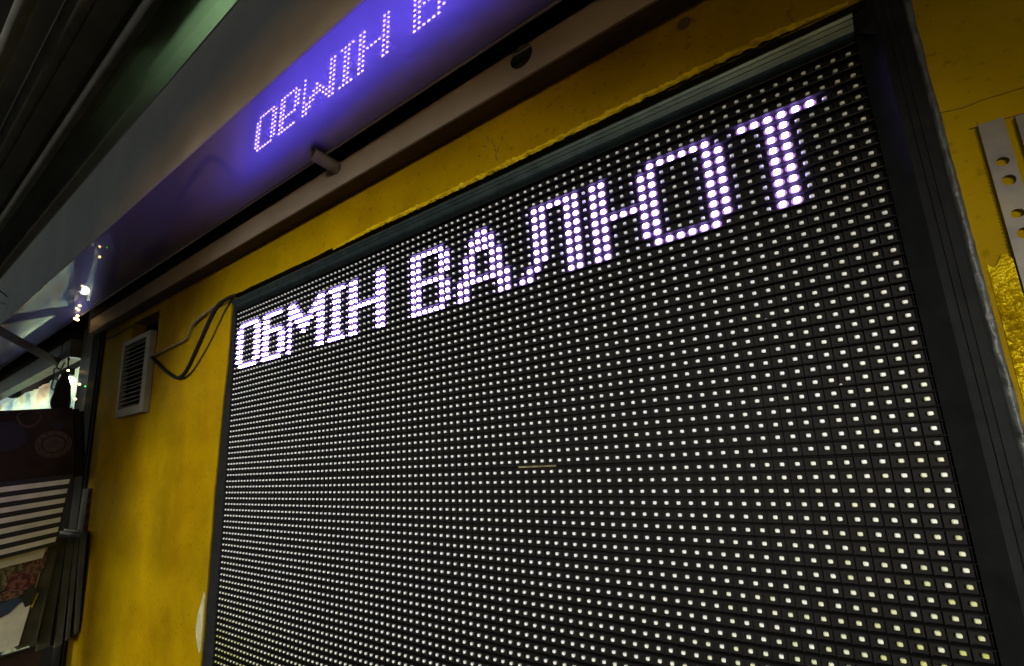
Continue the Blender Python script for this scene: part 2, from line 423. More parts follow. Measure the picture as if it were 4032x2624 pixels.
lit = {(c, r) for r, s in rowsets.items() for c in s}

def lens(bm, cx, cz, w, h, y0, y1, dome):
    def ring(k, y):
        a, b = w*k, h*k; q = .62
        P = [(a, b*q), (a*q, b), (-a*q, b), (-a, b*q), (-a, -b*q), (-a*q, -b), (a*q, -b), (a, -b*q)]
        return [bm.verts.new((cx+u, y, cz+v)) for u, v in P]
    A, B, C_ = ring(1, y0), ring(1, y1), ring(.62, y1-dome)
    for X, Y in ((A, B), (B, C_)):
        for i in range(8): bm.faces.new((X[i], X[(i+1) % 8], Y[(i+1) % 8], Y[i]))
    bm.faces.new(C_)
def lens_obj(name, mat, w, h, y1, dome):
    bm = bmesh.new(); lens(bm, 0, 0, w, h, .0022, y1, dome)
    bmesh.ops.recalc_face_normals(bm, faces=bm.faces[:])
    o = mesh_obj(name, bm, mat); return o
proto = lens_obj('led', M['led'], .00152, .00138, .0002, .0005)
M['led_halo'] = emit_mat('led_bloom_halo', (.56, .22, .80), .9)  # emissive ring stands in for lens bloom around each lit LED
M['led_halo'].node_tree.nodes['Principled BSDF'].inputs['Base Color'].default_value = (.012, .012, .012, 1)
def lit_lens():
    bm = bmesh.new(); lens(bm, 0, 0, .0023, .0020, .0022, -.0008, .0010)
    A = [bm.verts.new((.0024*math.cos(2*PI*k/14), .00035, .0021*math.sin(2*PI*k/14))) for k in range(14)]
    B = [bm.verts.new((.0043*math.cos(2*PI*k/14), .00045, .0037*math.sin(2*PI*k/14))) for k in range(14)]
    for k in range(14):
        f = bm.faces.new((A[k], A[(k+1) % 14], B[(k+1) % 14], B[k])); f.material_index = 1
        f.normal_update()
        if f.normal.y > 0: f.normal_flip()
    o = mesh_obj('lit_led', bm, M['led_lit']); o.data.materials.append(M['led_halo']); return o
proto_lit = lit_lens()
# the unlit ones that show largest (nearest the viewer) as single parts
vp = Vector((.8538, -.3901, -.3047))
cand = []
for r in range(46):
    for c in range(60, 96):
        if (c, r) in lit: continue
        p = Vector((.01*c, 0, rowz(r))); d = p - vp; dep = d.dot(fw)
        if dep <= 0: continue
        sx = d.dot(r2)/dep*1634.7+2016; sy = d.dot(d2)/dep*1634.7+1512
        if 0 < sx < 4032 and 0 < sy < 2624: cand.append((dep, c, r))
cand.sort(); near = {(c, r) for _, c, r in cand[:300]}
def place(pr, used, c, r):
    e = mods[(r//16, c//32)]
    loc = (.01*(c % 32), 0, -.01*(r % 16))
    if not used[0]:
        used[0] = True; pr.parent = e; pr.location = loc; return
    o = pr.copy(); COL.objects.link(o); o.parent = e; o.location = loc
u1, u2 = [False], [False]
for (c, r) in sorted(near): place(proto, u1, c, r)
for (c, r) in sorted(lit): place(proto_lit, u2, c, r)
bm = bmesh.new()
for r in range(64):
    for c in range(96):
        if (c, r) in lit or (c, r) in near: continue
        lens(bm, .01*c, rowz(r), .00152, .00138, .0022, .0002, .0005)
bmesh.ops.recalc_face_normals(bm, faces=bm.faces[:])
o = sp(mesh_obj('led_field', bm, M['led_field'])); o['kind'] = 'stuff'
# module screws and a bit of tape in the seam
bm = bmesh.new(); bmesh.ops.create_cone(bm, cap_ends=True, segments=10, radius1=.0009, radius2=.0009, depth=.0006)
bmesh.ops.rotate(bm, verts=bm.verts[:], matrix=Matrix.Rotation(PI/2, 3, 'X'))
scr = mesh_obj('screw', bm, M['screw']); sp(scr); scr.location = (.745, -.0000, -.0155)
for c, r in ((79.5, 1.5), (83.5, 5.5), (79.5, 5.5), (83.5, 8.5), (79.5, 8.5), (71.5, 1.5), (60.5, 13.5), (33.5, 13.5), (86.5, 20.5), (90.5, 26.5), (70.5, 27.5)):
    o = share('screw', scr, (.01*c+.0002, .0004, rowz(r)+.001)); sp(o)
bm = bmesh.new(); rows = []
for i in range(25):
    x = .624 + .044*i/24; w = .0007+.0003*mnoise.noise(Vector((x*200, 0, 0)))
    rows.append([bm.verts.new((x, -.0038+.0003*mnoise.noise(Vector((x*300, 1, 0))), -.3152+w)), bm.verts.new((x, -.0040, -.3155-w))])
for i in range(24): bm.faces.new((rows[i][0], rows[i+1][0], rows[i+1][1], rows[i][1]))
bmesh.ops.recalc_face_normals(bm, faces=bm.faces[:])
r_ = bmesh.ops.solidify(bm, geom=bm.faces[:], thickness=.0004)
o = sp(mesh_obj('tape_scrap', bm, M['brass'])); o['label'] = 'thin yellowish tape scrap stuck in the module seam'

# ------------------------------------------------------------------ soffit, fascia, mounting rail
SX0, SX1 = -2.6, 1.9
def sz(x, y): return .163 - .0064*x - .0172*y
sof = empty('shutter_box', (.4, -.16, .163)); tag(sof, 'grey roller shutter box whose glossy underside mirrors the lit sign text', 'shutter box')
ainv = Matrix.Translation(-Vector(sof.location))
def sa(o): o.parent = sof; o.matrix_parent_inverse = ainv; return o
bm = bmesh.new()
v = [bm.verts.new((x, y, sz(x, y) + d)) for d in (0, .004) for x, y in ((SX0, -.1590), (SX1, -.1590), (SX1, -.049), (SX0, -.049))]
for f in ((0,1,2,3),(7,6,5,4),(0,4,5,1),(1,5,6,2),(2,6,7,3),(3,7,4,0)): bm.faces.new([v[i] for i in f])
bmesh.ops.recalc_face_normals(bm, faces=bm.faces[:])
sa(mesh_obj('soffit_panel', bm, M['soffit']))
o = tube_obj('soffit_bead', [(SX0, -.0500, sz(SX0, -.05)-.0006), (SX1, -.0500, sz(SX1, -.05)-.0006)], .0016, M['rail'], None, 8); sa(o)
# outer face of the box
bm = bmesh.new()
v = [bm.verts.new((x, y, z)) for y in (-.1612, -.1594) for x, z in ((SX0, sz(SX0, -.16)-.0008), (SX1, sz(SX1, -.16)-.0008), (SX1, .3560), (SX0, .3560))]
for f in ((0,1,2,3),(7,6,5,4),(0,4,5,1),(1,5,6,2),(2,6,7,3),(3,7,4,0)): bm.faces.new([v[i] for i in f])
bmesh.ops.recalc_face_normals(bm, faces=bm.faces[:])
bmesh.ops.bevel(bm, geom=[e for e in bm.edges], offset=.0006, segments=2, affect='EDGES')
sa(mesh_obj('front_sheet', bm, M['fascia']))
sa(bbox('top_sheet', (SX0, SX1, -.1592, -.0055, .3535, .3556), M['fascia']))
sa(bbox('back_sheet', (SX0, SX1, -.0490, -.0480, .1690, .3530), M['dark_void']))
sa(bbox('end_plate', (SX0-.002, SX0-.0002, -.1612, -.049, .166, .356), M['fascia']))
sa(tube_obj('top_bead', [(SX0, -.1614, .3552), (SX1, -.1614, .3552)], .0012, M['rail'], None, 8))
# mounting rail on the wall
rail = empty('mounting_rail', (.4, -.03, .115)); tag(rail, 'long grey painted rail fixed to wall under the awning', 'rail')
rinv = Matrix.Translation(-Vector(rail.location))
def sr(o): o.parent = rail; o.matrix_parent_inverse = rinv; return o
RX0 = -.80
def arc(cx, cz, r, a0, a1, n): return [(cx+r*math.cos(a0+(a1-a0)*i/n), cz+r*math.sin(a0+(a1-a0)*i/n)) for i in range(n)]
hole = arc(.672, .1455, .0145, 0, 2*PI, 32)
sr(mesh_obj('rail_face', fill_sheet([[(RX0, .1165), (SX1, .1165), (SX1, .157), (RX0, .157)], hole], -.0300, .0025), M['rail']))
sr(bbox('rail_lip', (RX0, SX1, -.0298, -.0225, .1135, .1162), M['rail_under']))
sr(bbox('rail_shelf', (RX0, SX1, -.0222, -.0055, .1165, .1185), M['rail_under']))
sr(bbox('rail_top', (RX0, SX1, -.0272, -.0055, .1545, .1568), M['rail']))
sr(bbox('hole_plug', (.650, .695, -.0200, -.0180, .122, .152), M['dark_void']))
bbox_back = bbox('gap_back', (-.80, SX1, -.0268, -.0060, .1572, .30), M['dark_void']); sr(bbox_back)
# pipe stub
pipe = empty('drain_pipe', (.345, -.03, .138)); tag(pipe, 'short open grey plastic pipe stub poking out of the rail', 'pipe')
pinv = Matrix.Translation(-Vector(pipe.location))
def pipe_mesh(a, b, ro, ri, n=32):
    bm = bmesh.new(); a = Vector(a); b = Vector(b); d = (b-a).normalized(); u = d.orthogonal().normalized(); w = d.cross(u)
    R = lambda p, r: [bm.verts.new(p + (u*math.cos(2*PI*k/n)+w*math.sin(2*PI*k/n))*r) for k in range(n)]
    L4 = [R(a, ro), R(b - d*.0005, ro), R(b, ro-.0004), R(b, ri+.0003), R(b - d*.0006, ri), R(a, ri)]
    for i in range(5):
        for k in range(n): bm.faces.new((L4[i][k], L4[i][(k+1) % n], L4[i+1][(k+1) % n], L4[i+1][k]))
    bmesh.ops.recalc_face_normals(bm, faces=bm.faces[:]); return bm
o = mesh_obj('pipe_wall', pipe_mesh((.3415, -.026, .1500), (.3345, -.066, .1545), .0098, .0080), M['pipe'], pipe, True); o.matrix_parent_inverse = pinv
o = mesh_obj('pipe_collar', pipe_mesh((.3410, -.0302, .1502), (.3406, -.0318, .1504), .0106, .0099), M['pipe'], pipe, True); o.matrix_parent_inverse = pinv
bm = bmesh.new(); bmesh.ops.create_circle(bm, cap_ends=True, segments=24, radius=.0081); bmesh.ops.rotate(bm, verts=bm.verts[:], matrix=Matrix.Rotation(PI/2, 3, 'X')); bmesh.ops.translate(bm, verts=bm.verts[:], vec=(.3398, -.036, .1511))
o = mesh_obj('pipe_plug', bm, M['dark_void'], pipe); o.matrix_parent_inverse = pinv

# ------------------------------------------------------------------ market canopy above, dark
bm = bmesh.new(); rows = []
for i in range(71):      # shallow corrugated sheet running along the alley
    y = .9 - 1.45*i/70; z = .60 + .10*max(0, -y)**.8 + .006*math.sin(y*95)
    rows.append([bm.verts.new((-6, y, z)), bm.verts.new((6, y, z)), bm.verts.new((6, y, z+.01)), bm.verts.new((-6, y, z+.01))])
for i in range(70):
    for k in range(4): bm.faces.new((rows[i][k], rows[i][(k+1) % 4], rows[i+1][(k+1) % 4], rows[i+1][k]))
bmesh.ops.recalc_face_normals(bm, faces=bm.faces[:])
structure(mesh_obj('market_canopy', bm, M['ceiling']))
for i, (y, z, r, lab) in enumerate(((-.185, .525, .010, 'thin grey conduit under the dark canopy nearest the shutter box'),
                                    (-.245, .560, .018, 'thick grey pipe under the dark canopy, middle one'),
                                    (-.300, .555, .012, 'grey conduit under the dark canopy farthest from the shutter box'))):
    tag(tube_obj('roof_pipe', [(-3, y, z), (3, y, z)], r, M['conduit'], None, 16), lab, 'pipe')
o = bbox('canopy_beam', (-3, 3, -.235, -.200, .540, .605), M['conduit']); tag(o, 'dark square beam running along under the canopy', 'beam')
# green neon tube lying on top of the shutter box, out of sight: its glow shows on the canopy
M['neon'] = emit_mat('green_neon', (.55, 1.0, .55), 90.0)
nl = empty('neon_light', (.5, -.085, .357)); tag(nl, 'green neon light between added shields on top of the shutter box', 'neon light')
for nm, o in (('neon_tube', tube_obj('neon_tube', [(-.06, -.085, .385), (1.1, -.085, .385)], .005, M['neon'], None, 12)),
              ('neon_shield', bbox('neon_shield', (-.10, 1.12, -.1010, -.0995, .3560, .530), M['dark_void'])),  # added shields that narrow the glow on the canopy
              ('neon_shield', bbox('neon_shield', (-.10, 1.12, -.0600, -.0585, .3560, .475), M['dark_void'])),
              ('neon_shield_end', bbox('neon_shield_end', (-.1020, -.1002, -.1010, -.0585, .3560, .430), M['dark_void']))):
    o.parent = nl; o.matrix_parent_inverse = Matrix.Translation(-Vector(nl.location))

# unseen sheet added behind the viewer, lower edge shaped to shade the wall
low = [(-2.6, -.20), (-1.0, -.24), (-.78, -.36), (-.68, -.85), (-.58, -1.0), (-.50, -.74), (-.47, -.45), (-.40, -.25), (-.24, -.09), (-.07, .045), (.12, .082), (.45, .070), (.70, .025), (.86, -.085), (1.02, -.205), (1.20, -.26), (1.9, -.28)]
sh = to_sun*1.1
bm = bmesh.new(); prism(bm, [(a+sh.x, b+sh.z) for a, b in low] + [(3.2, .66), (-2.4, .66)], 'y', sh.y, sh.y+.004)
structure(mesh_obj('unseen_shade_sheet', bm, M['ceiling']))

# ------------------------------------------------------------------ vent grille
vent = empty('vent_grille', (-.465, -.005, -.05)); tag(vent, 'white louvred plastic vent grille hanging over the wall niche', 'vent')
vinv = Matrix.Translation(-Vector(vent.location))
def sv(o): o.parent = vent; o.matrix_parent_inverse = vinv; return o
vx0, vx1, vz0, vz1 = -.549, -.374, -.156, .0425
yf, yb = -.0185, -.0056
for nm, d in (('frame_stile', (vx0, vx0+.011, yf, yb, vz0, vz1)), ('frame_stile', (vx1-.024, vx1, yf, yb, vz0, vz1)),
              ('frame_head', (vx0+.0112, vx1-.0242, yf, yb, vz1-.0125, vz1)), ('frame_sill', (vx0+.0112, vx1-.0242, yf, yb, vz0, vz0+.020))):
    sv(bbox(nm, d, M['vent'], None, .0012, 2))
bm = bmesh.new()
prism(bm, [(-.0175, .0008), (-.0165, .0014), (-.0070, .0080), (-.0064, .0074), (-.0160, .0000), (-.0172, -.0002)], 'x', vx0+.0113, vx1-.0243)
sl = mesh_obj('slat', bm, M['vent']); sv(sl)
ns = 15; zz0 = vz0+.0215; zz1 = vz1-.0145
sl.location.z = zz0
for i in range(1, ns):
    o = share('slat', sl, (0, random.uniform(-.0003, .0003), zz0+(zz1-.008-zz0)*i/(ns-1)+random.uniform(-.0004, .0004))); sv(o)
    o.rotation_euler = (0, random.uniform(-.004, .004), 0)
sv(bbox('vent_back', (vx0+.006, vx1-.006, -.0057, -.0040, vz0+.004, vz1-.004), M['dark_void']))

# ------------------------------------------------------------------ cables
pts = [(.004, -.006, .036), (-.010, -.012, .033), (-.030, -.021, .0215), (-.052, -.024, .000), (-.092, -.023, -.040), (-.148, -.018, -.082), (-.180, -.0145, -.0955), (-.205, -.013, -.0985), (-.233, -.012, -.0940), (-.293, -.0105, -.069), (-.345, -.0105, -.041), (-.388, -.0100, -.018)]
tag(tube_obj('black_cable', spline(pts, 8), .0037, M['cable_black'], None, 12), 'thick black cable drooping from sign corner to vent', 'cable')
pts = [(-.006, -.010, .0345), (-.030, -.0140, .032), (-.060, -.0120, .030), (-.092, -.0105, .028), (-.123, -.0105, .0235), (-.150, -.0100, .0185), (-.172, -.0100, .012), (-.186, -.0098, .000), (-.194, -.0098, -.012), (-.215, -.0098, -.0165), (-.245, -.0100, -.0175), (-.300, -.0100, -.0200), (-.357, -.0100, -.0225), (-.392, -.0098, -.023)]
wc = empty('white_cable', (-.006, -.010, .0345)); tag(wc, 'thin dirty white cable kinked between sign corner and vent', 'cable')
winv = Matrix.Translation(-Vector(wc.location))
o = tube_obj('sheath', spline(pts, 8), .0021, M['cable_white'], wc, 10); o.matrix_parent_inverse = winv
tp = spline([(-.118, -.0105, .0245), (-.150, -.0100, .0185), (-.172, -.0100, .012)], 14)
o = tube_obj('tape_wrap', tp, [.0026+.0008*abs(math.sin(i*1.7)) for i in range(len(tp))], M['cable_white'], wc, 10); o.matrix_parent_inverse = winv
tag(tube_obj('thin_wire', spline([(-.74, -.0070, .093), (-.66, -.0075, .088), (-.56, -.0085, .0895), (-.46, -.0085, .0845), (-.375, -.0075, .0875)], 6), .0011, M['cable_black'], None, 8), 'thin dark wire crossing the wall above the vent', 'wire')

# ------------------------------------------------------------------ right hand brackets and tape
def bracket(name, x0, x1, z0, z1, holes, lab):
    hl = []
    for hx, hz, rx, rz in holes: hl.append([(hx+rx*math.cos(2*PI*k/24), hz+rz*math.sin(2*PI*k/24)) for k in range(24)])
    e = empty(name, ((x0+x1)/2, YW, z1)); tag(e, lab, 'bracket', 'perforated strips on the right of the sign')
    o = mesh_obj('strip', fill_sheet([[(x0, z0), (x1, z0), (x1, z1), (x0, z1)]] + hl, YW-.0028, .0022), M['bracket'], e)
    o.matrix_parent_inverse = Matrix.Translation(-Vector(e.location))
    return e
def col_holes(x, z, n): 
    out = []
    for i in range(n):
        zz = z - .0375*i
        out += [(x, zz, .0031, .0031), (x+.0004, zz-.0138, .0033, .0037)]
    return out
bracket('perforated_bracket', 1.0035, 1.0155, -.42, -.0990, col_holes(1.0098, -.1295, 8), 'galvanised perforated strip nearest the sign with punched holes')
bracket('perforated_bracket', 1.0205, 1.0325, -.42, -.1010, col_holes(1.0268, -.1315, 8), 'galvanised perforated strip at the right border, farther from the sign')
# clear tape with a serrated edge
M['film'] = wall_material('clear_taped_mustard_paint', 0.0)
fp = M['film'].node_tree.nodes['Principled BSDF']
fp.inputs['IOR'].default_value = 1.4; fp.inputs['Specular IOR Level'].default_value = .5; fp.inputs['Specular Tint'].default_value = (1, .82, .02, 1); fp.inputs['Roughness'].default_value = .2
bm = bmesh.new(); rows = []; nx, nz = 60, 170
for i in range(nz+1):
    row = []
    for j in range(nx+1):
        x = .9915 + .0115*j/nx; z = -.195 - .095*i/nz - .004*math.sin(j*.11)*(1-2*i/nz)
        a = math.exp(-((z+.241)/.022)**2); ed = min(1, j/6, (nx-j)/6, i/8, (nz-i)/8)
        w1 = mnoise.noise(Vector((x*210, z*430, 0))); w2 = mnoise.noise(Vector((x*480, z*900, 5)))
        h = -ed*(max(0, w1+.05)*.0024*(a+.03) + max(0, w2-.05)*.0010*(a+.03))
        row.append(bm.verts.new((x, YW-.0003-.10*(x-.9905)+h, z)))
    rows.append(row)
for i in range(nz):
    for j in range(nx): bm.faces.new((rows[i][j], rows[i+1][j], rows[i+1][j+1], rows[i][j+1]))
bmesh.ops.recalc_face_normals(bm, faces=bm.faces[:])
film = mesh_obj('clear_tape', bm, M['film'], None, True); tag(film, 'wrinkled shiny tape over yellow paint beside the sign', 'tape')
bm = bmesh.new()
for i in range(70):
    z = -.1015 - .0026*i
    if i in (3, 4, 7, 8, 9): continue
    mat4 = Matrix.Translation((1.0025+random.uniform(-.0002, .0002), YW-.0004, z)) @ Matrix.Diagonal((.0005, .0007, .00055, 1))
    bmesh.ops.create_icosphere(bm, subdivisions=1, radius=1.0, matrix=mat4)
o = mesh_obj('serrated_edge', bm, M['film'], film, True); o['kind'] = 'stuff'

# ------------------------------------------------------------------ corner posts at the end of the wall
p_ = empty('corner_post', (-.82, -.01, -2.1)); tag(p_, 'dark corner post with a grey steel plate at the wall end', 'post')
ci = Matrix.Translation(-Vector(p_.location))
for nm, d, mt in (('post_shaft', (-.826, -.760, -.0145, .05, -2.1, .1625), 'post'), ('post_bead', (-.7595, -.7480, -.0110, .02, -2.1, .155), 'post'), ('steel_plate', (-.935, -.8265, -.0120, .0, -.13, .1600), 'steel'), ('dark_gap_sheet', (-1.02, -.8265, -.0060, .010, -2.1, -.1305), 'gap_black')):  # last box is an added dark filler for the shaded gap
    o = bbox(nm, d, M[mt], p_, .0015, 2); o.matrix_parent_inverse = ci
bm = bmesh.new(); bmesh.ops.create_circle(bm, cap_ends=True, segments=14, radius=.004); bmesh.ops.rotate(bm, verts=bm.verts[:], matrix=Matrix.Rotation(PI/2, 3, 'X')); bmesh.ops.translate(bm, verts=bm.verts[:], vec=(-.862, -.0125, .063))
o = mesh_obj('bolt_hole', bm, M['dark_void'], p_); o.matrix_parent_inverse = ci

exec_bg = True
# ------------------------------------------------------------------ neighbouring stall beyond the corner; positions mostly worked out from image pixels
def wrinkled(name, x0, x1, z0, z1, y, nx, nz, amp, sc, seed, mat, lab, cat='plastic sheet'):
    bm = bmesh.new(); rows = []
    for i in range(nz+1):
        rows.append([])
        for j in range(nx+1):
            x = x0+(x1-x0)*j/nx; z = z0+(z1-z0)*i/nz
            h = amp*(mnoise.noise(Vector((x*sc, z*sc*2.2, seed))) + .5*mnoise.noise(Vector((x*sc*2.7+z*20, z*sc*5, seed+3))))
            rows[-1].append(bm.verts.new((x, y+h, z)))
    for i in range(nz):
        for j in range(nx): bm.faces.new((rows[i][j], rows[i+1][j], rows[i+1][j+1], rows[i][j+1]))
    bmesh.ops.solidify(bm, geom=bm.faces[:], thickness=.0006)
    return tag(mesh_obj(name, bm, mat, None, True), lab, cat)
def sheet_mat(name, c1, c2, c3, trans):
    mt, t, p = newmat(name); L = t.links.new
    tc = N(t, 'ShaderNodeTexCoord'); n = N(t, 'ShaderNodeTexNoise'); n.inputs['Scale'].default_value = 6; n.inputs['Detail'].default_value = 4; L(tc.outputs['Object'], n.inputs['Vector'])
    r = ramp(t, n.outputs[0], [(.32, c1), (.5, c2), (.68, c3)]); L(r.outputs[0], p.inputs['Base Color'])
    p.inputs['Roughness'].default_value = .22; p.inputs['Coat Weight'].default_value = .6; p.inputs['Coat Roughness'].default_value = .08
    tr = N(t, 'ShaderNodeBsdfTranslucent'); L(r.outputs[0], tr.inputs['Color'])
    mxs = N(t, 'ShaderNodeMixShader'); mxs.inputs[0].default_value = trans; L(p.outputs[0], mxs.inputs[1]); L(tr.outputs[0], mxs.inputs[2])
    L(mxs.outputs[0], t.nodes['Material Output'].inputs['Surface'])
    return mt
M['sheet_low'] = sheet_mat('greenish_plastic_sheet', (.16, .26, .40), (.62, .70, .50), (.60, .42, .26), .6)
wrinkled('plastic_sheet', -2.9, -.97, -.90, .070, .024, 160, 90, .013, 9, 1.0, M['sheet_low'], 'greenish wrinkled plastic sheet behind the chain, below the stall beam')
sb = empty('stall_beam', (-1.9, -.028, .072)); tag(sb, 'grey steel stall beam running away behind the corner post', 'beam')
for nm, d, mt in (('gap_dark_strip', (-2.9, -.96, -.018, .0, .132, .26), 'post'), ('beam_panel', (-2.9, -.96, -.032, .0, .074, .1316), 'steel')):  # first box is a dark strip for the shaded gap above the panel
    o = bbox(nm, d, M[mt], sb); o.matrix_parent_inverse = Matrix.Translation(-Vector(sb.location))
bm = bmesh.new(); 
prism(bm, [(-.310, .262), (-.022, .088), (-.032, .066), (-.320, .240)], 'x', -1.103, -1.097)
tag(mesh_obj('diagonal_strut', bm, M['steel']), 'flat grey diagonal brace crossing in front of the stall beam', 'brace')
# lit tubes of the neighbouring stall
M['tube_lamp'] = emit_mat('cold_white_tube', (.90, 1.0, .92), 22.0)
M['warm_bulb'] = emit_mat('warm_bulb', (1.0, .62, .22), 14.0)
M['green_bulb'] = emit_mat('green_bulb', (.03, 1.0, .10), 5.0)
def lamp(a, b, r, lab):
    e = empty('tube_lamp', a); tag(e, lab, 'lamp'); i = Matrix.Translation(-Vector(a))
    o = tube_obj('glass_tube', [a, b], r, M['tube_lamp'], e, 14); o.matrix_parent_inverse = i
    d = (Vector(b)-Vector(a)).normalized()
    for s, q in ((a, -1), (b, 1)):
        o = tube_obj('end_cap', [Vector(s)+d*q*.0005, Vector(s)+d*q*.012], r*1.05, M['steel'], e, 14); o.matrix_parent_inverse = i
lamp((-2.30, .085, .010), (-1.42, .080, -.010), .012, 'long cold tube lamp shining through the sheet at the far left')
lamp((-1.32, .080, .000), (-1.03, .075, .012), .012, 'short cold tube lamp shining through the sheet beside the chain')
lamp((-2.30, .085, -.33), (-1.15, .085, -.30), .012, 'added low tube lighting the sheet that the box underside mirrors')  # extra tube added to brighten the sheet mirrored in the soffit
bm = bmesh.new(); bmesh.ops.create_uvsphere(bm, u_segments=20, v_segments=14, radius=.013); 
e = empty('bulb_lamp', (-1.05, -.006, .044)); tag(e, 'round white bulb glaring beside the steel plate', 'lamp')
o = mesh_obj('globe', bm, M['tube_lamp'], e, True); o.location = (0, 0, -.030)
o = bbox('socket', (-.008, .008, -.008, .008, -.012, .010), M['post'], e)

# dark cloth bundle hanging from the corner
bm = bmesh.new(); rows = []
for i in range(15):
    t_ = i/14; w = .006+.030*math.sin(min(1, t_*1.25)*PI*.62)
    rows.append([])
    for k in range(16):
        a_ = 2*PI*k/16; rr = w*(1+.25*mnoise.noise(Vector((math.cos(a_)*2, math.sin(a_)*2, t_*4))))
        rows[-1].append(bm.verts.new((-1.0+rr*math.cos(a_), -.028+rr*.55*math.sin(a_), .035-.15*t_)))
for i in range(14):
    for k in range(16): bm.faces.new((rows[i][k], rows[i][(k+1) % 16], rows[i+1][(k+1) % 16], rows[i+1][k]))
bm.faces.new(rows[0]); bm.faces.new(rows[-1]); bmesh.ops.recalc_face_normals(bm, faces=bm.faces[:])
tag(mesh_obj('cloth_bundle', bm, M['dark_void'], None, True), 'dark cloth bundle hanging beside the steel plate', 'cloth')

# chain
ch = empty('chain', (-1.05, -.02, .19)); tag(ch, 'black steel chain with long links hanging before the lamps', 'chain')
def link_bm(w, h, r):
    pts = []
    for k in range(24):
        a = 2*PI*k/24; x = (w-r)*math.cos(a); z = (h-w)*(1 if math.sin(a) > 0 else -1)*(abs(math.sin(a)) > 1e-6) + (w-r)*math.sin(a)
        pts.append(Vector((0, x, z)))
    bm = bmesh.new(); n = 8; rings = []
    for i, p in enumerate(pts):
        d = (pts[(i+1) % 24]-pts[i-1]).normalized(); a = Vector((1, 0, 0)); b = d.cross(a)
        rings.append([bm.verts.new(p+(a*math.cos(2*PI*k/n)+b*math.sin(2*PI*k/n))*r) for k in range(n)])
    for i in range(24):
        for k in range(n): bm.faces.new((rings[i][k], rings[i][(k+1) % n], rings[(i+1) % 24][(k+1) % n], rings[(i+1) % 24][k]))
    return bm
lk = mesh_obj('link', link_bm(.010, .021, .0018), M['post'], ch, True); lk.location = (0, -.004, -.055)
for (y, z, a, t) in ((-.002, -.088, .2, .0), (-.010, -.124, -.3, .6), (-.014, -.158, .15, .0), (.010, -.060, .1, 1.0), (.012, -.095, -.1, .2), (-.018, -.190, -.2, .8), (.004, -.200, .3, 0), (.010, -.232, -.1, .9), (-.004, -.020, .5, .3)):
    o = share('link', lk, (0, y, z), ch, (a, 0, t))
# string lights
sl_ = empty('string_light', (-1.05, -.18, .266)); tag(sl_, 'black wire string light with small warm bulbs under the awning end', 'string light')
si = Matrix.Translation(-Vector(sl_.location))
o = tube_obj('wire', spline([(-1.05, -.24, .31), (-1.05, -.176, .266), (-1.05, -.141, .231), (-1.05, -.129, .223), (-1.05, -.084, .224), (-1.05, -.039, .212), (-1.02, .000, .205), (-.98, -.01, .19), (-.98, -.028, .10), (-.96, -.030, .03), (-.90, -.032, -.06), (-.90, -.03, -.12)], 6), .0016, M['cable_black'], sl_, 8); o.matrix_parent_inverse = si
o = tube_obj('wire', spline([(-1.05, -.20, .235), (-1.05, -.14, .225), (-1.05, -.08, .215), (-1.04, -.03, .190), (-1.0, -.02, .12), (-.98, -.028, .06)], 6), .0013, M['cable_black'], sl_, 8); o.matrix_parent_inverse = si
bm = bmesh.new(); bmesh.ops.create_uvsphere(bm, u_segments=10, v_segments=8, radius=.0032)
wb = mesh_obj('bulb', bm, M['warm_bulb'], sl_, True); wb.matrix_parent_inverse = si
gb = None
bl = [(-.790, -.060, .160), (-.786, -.060, .148), (-.800, -.062, .154), (-1.132, -.06, .217), (-.960, -.030, .030), (-.827, -.030, -.031), (-.847, -.030, -.072)]
wb.location = bl[0]
for b in bl[1:]:
    o = share('bulb', wb, b, sl_); o.matrix_parent_inverse = si; o.scale = [random.uniform(.7, 1.15)]*3
for b in ((-1.1, -.156, .221), (-.770, -.030, -.045)):
    bm = bmesh.new(); bmesh.ops.create_uvsphere(bm, u_segments=10, v_segments=8, radius=.004 if b[0] < -1 else .0015)
    o = mesh_obj('bulb', bm, M['green_bulb'], sl_, True); o.location = b; o.matrix_parent_inverse = si; o['label'] = 'small green glowing bulb'
o = bbox('junction_box', (-1.052, -1.046, -.051, -.030, .200, .254), M['post'], None, .001)
tag(o, 'small dark junction box on the string light wire', 'box')

# ------------------------------------------------------------------ canvases for sale
M['canvas_side'] = noise_mat('primed_canvas_edge', (.045, .048, .038), (.085, .09, .072), 30, rough=.85, bump=.4, bscale=500)
M['canvas_white'] = noise_mat('white_canvas_print', (.58, .62, .55), (.76, .80, .71), 35, rough=.7, bump=.4, bscale=700)
M['ink_black'] = noise_mat('black_canvas_print', (.010, .010, .012), (.016, .016, .018), 35, rough=.7)
M['dark_frame'] = noise_mat('dark_brown_print', (.016, .012, .009), (.034, .023, .017), 14, rough=.85, c3=(.050, .036, .024), spec=.1)
M['clock_face'] = noise_mat('old_clock_print', (.045, .030, .014), (.085, .058, .026), 120, rough=.75)
M['rose_bg'] = noise_mat('rose_print_ground', (.05, .035, .025), (.10, .085, .05), 18, rough=.7, c3=(.12, .13, .09))
M['vase'] = noise_mat('blue_vase_print', (.008, .022, .06), (.018, .05, .11), 12, rough=.6)
M['leaf_print'] = noise_mat('leaf_print', (.008, .012, .008), (.02, .026, .015), 20, rough=.7)
M['yellow_print'] = noise_mat('yellow_print', (.35, .32, .03), (.5, .45, .04), 50, rough=.6)
M['red_print'] = noise_mat('red_edge_print', (.05, .008, .010), (.09, .015, .018), 40, rough=.7)
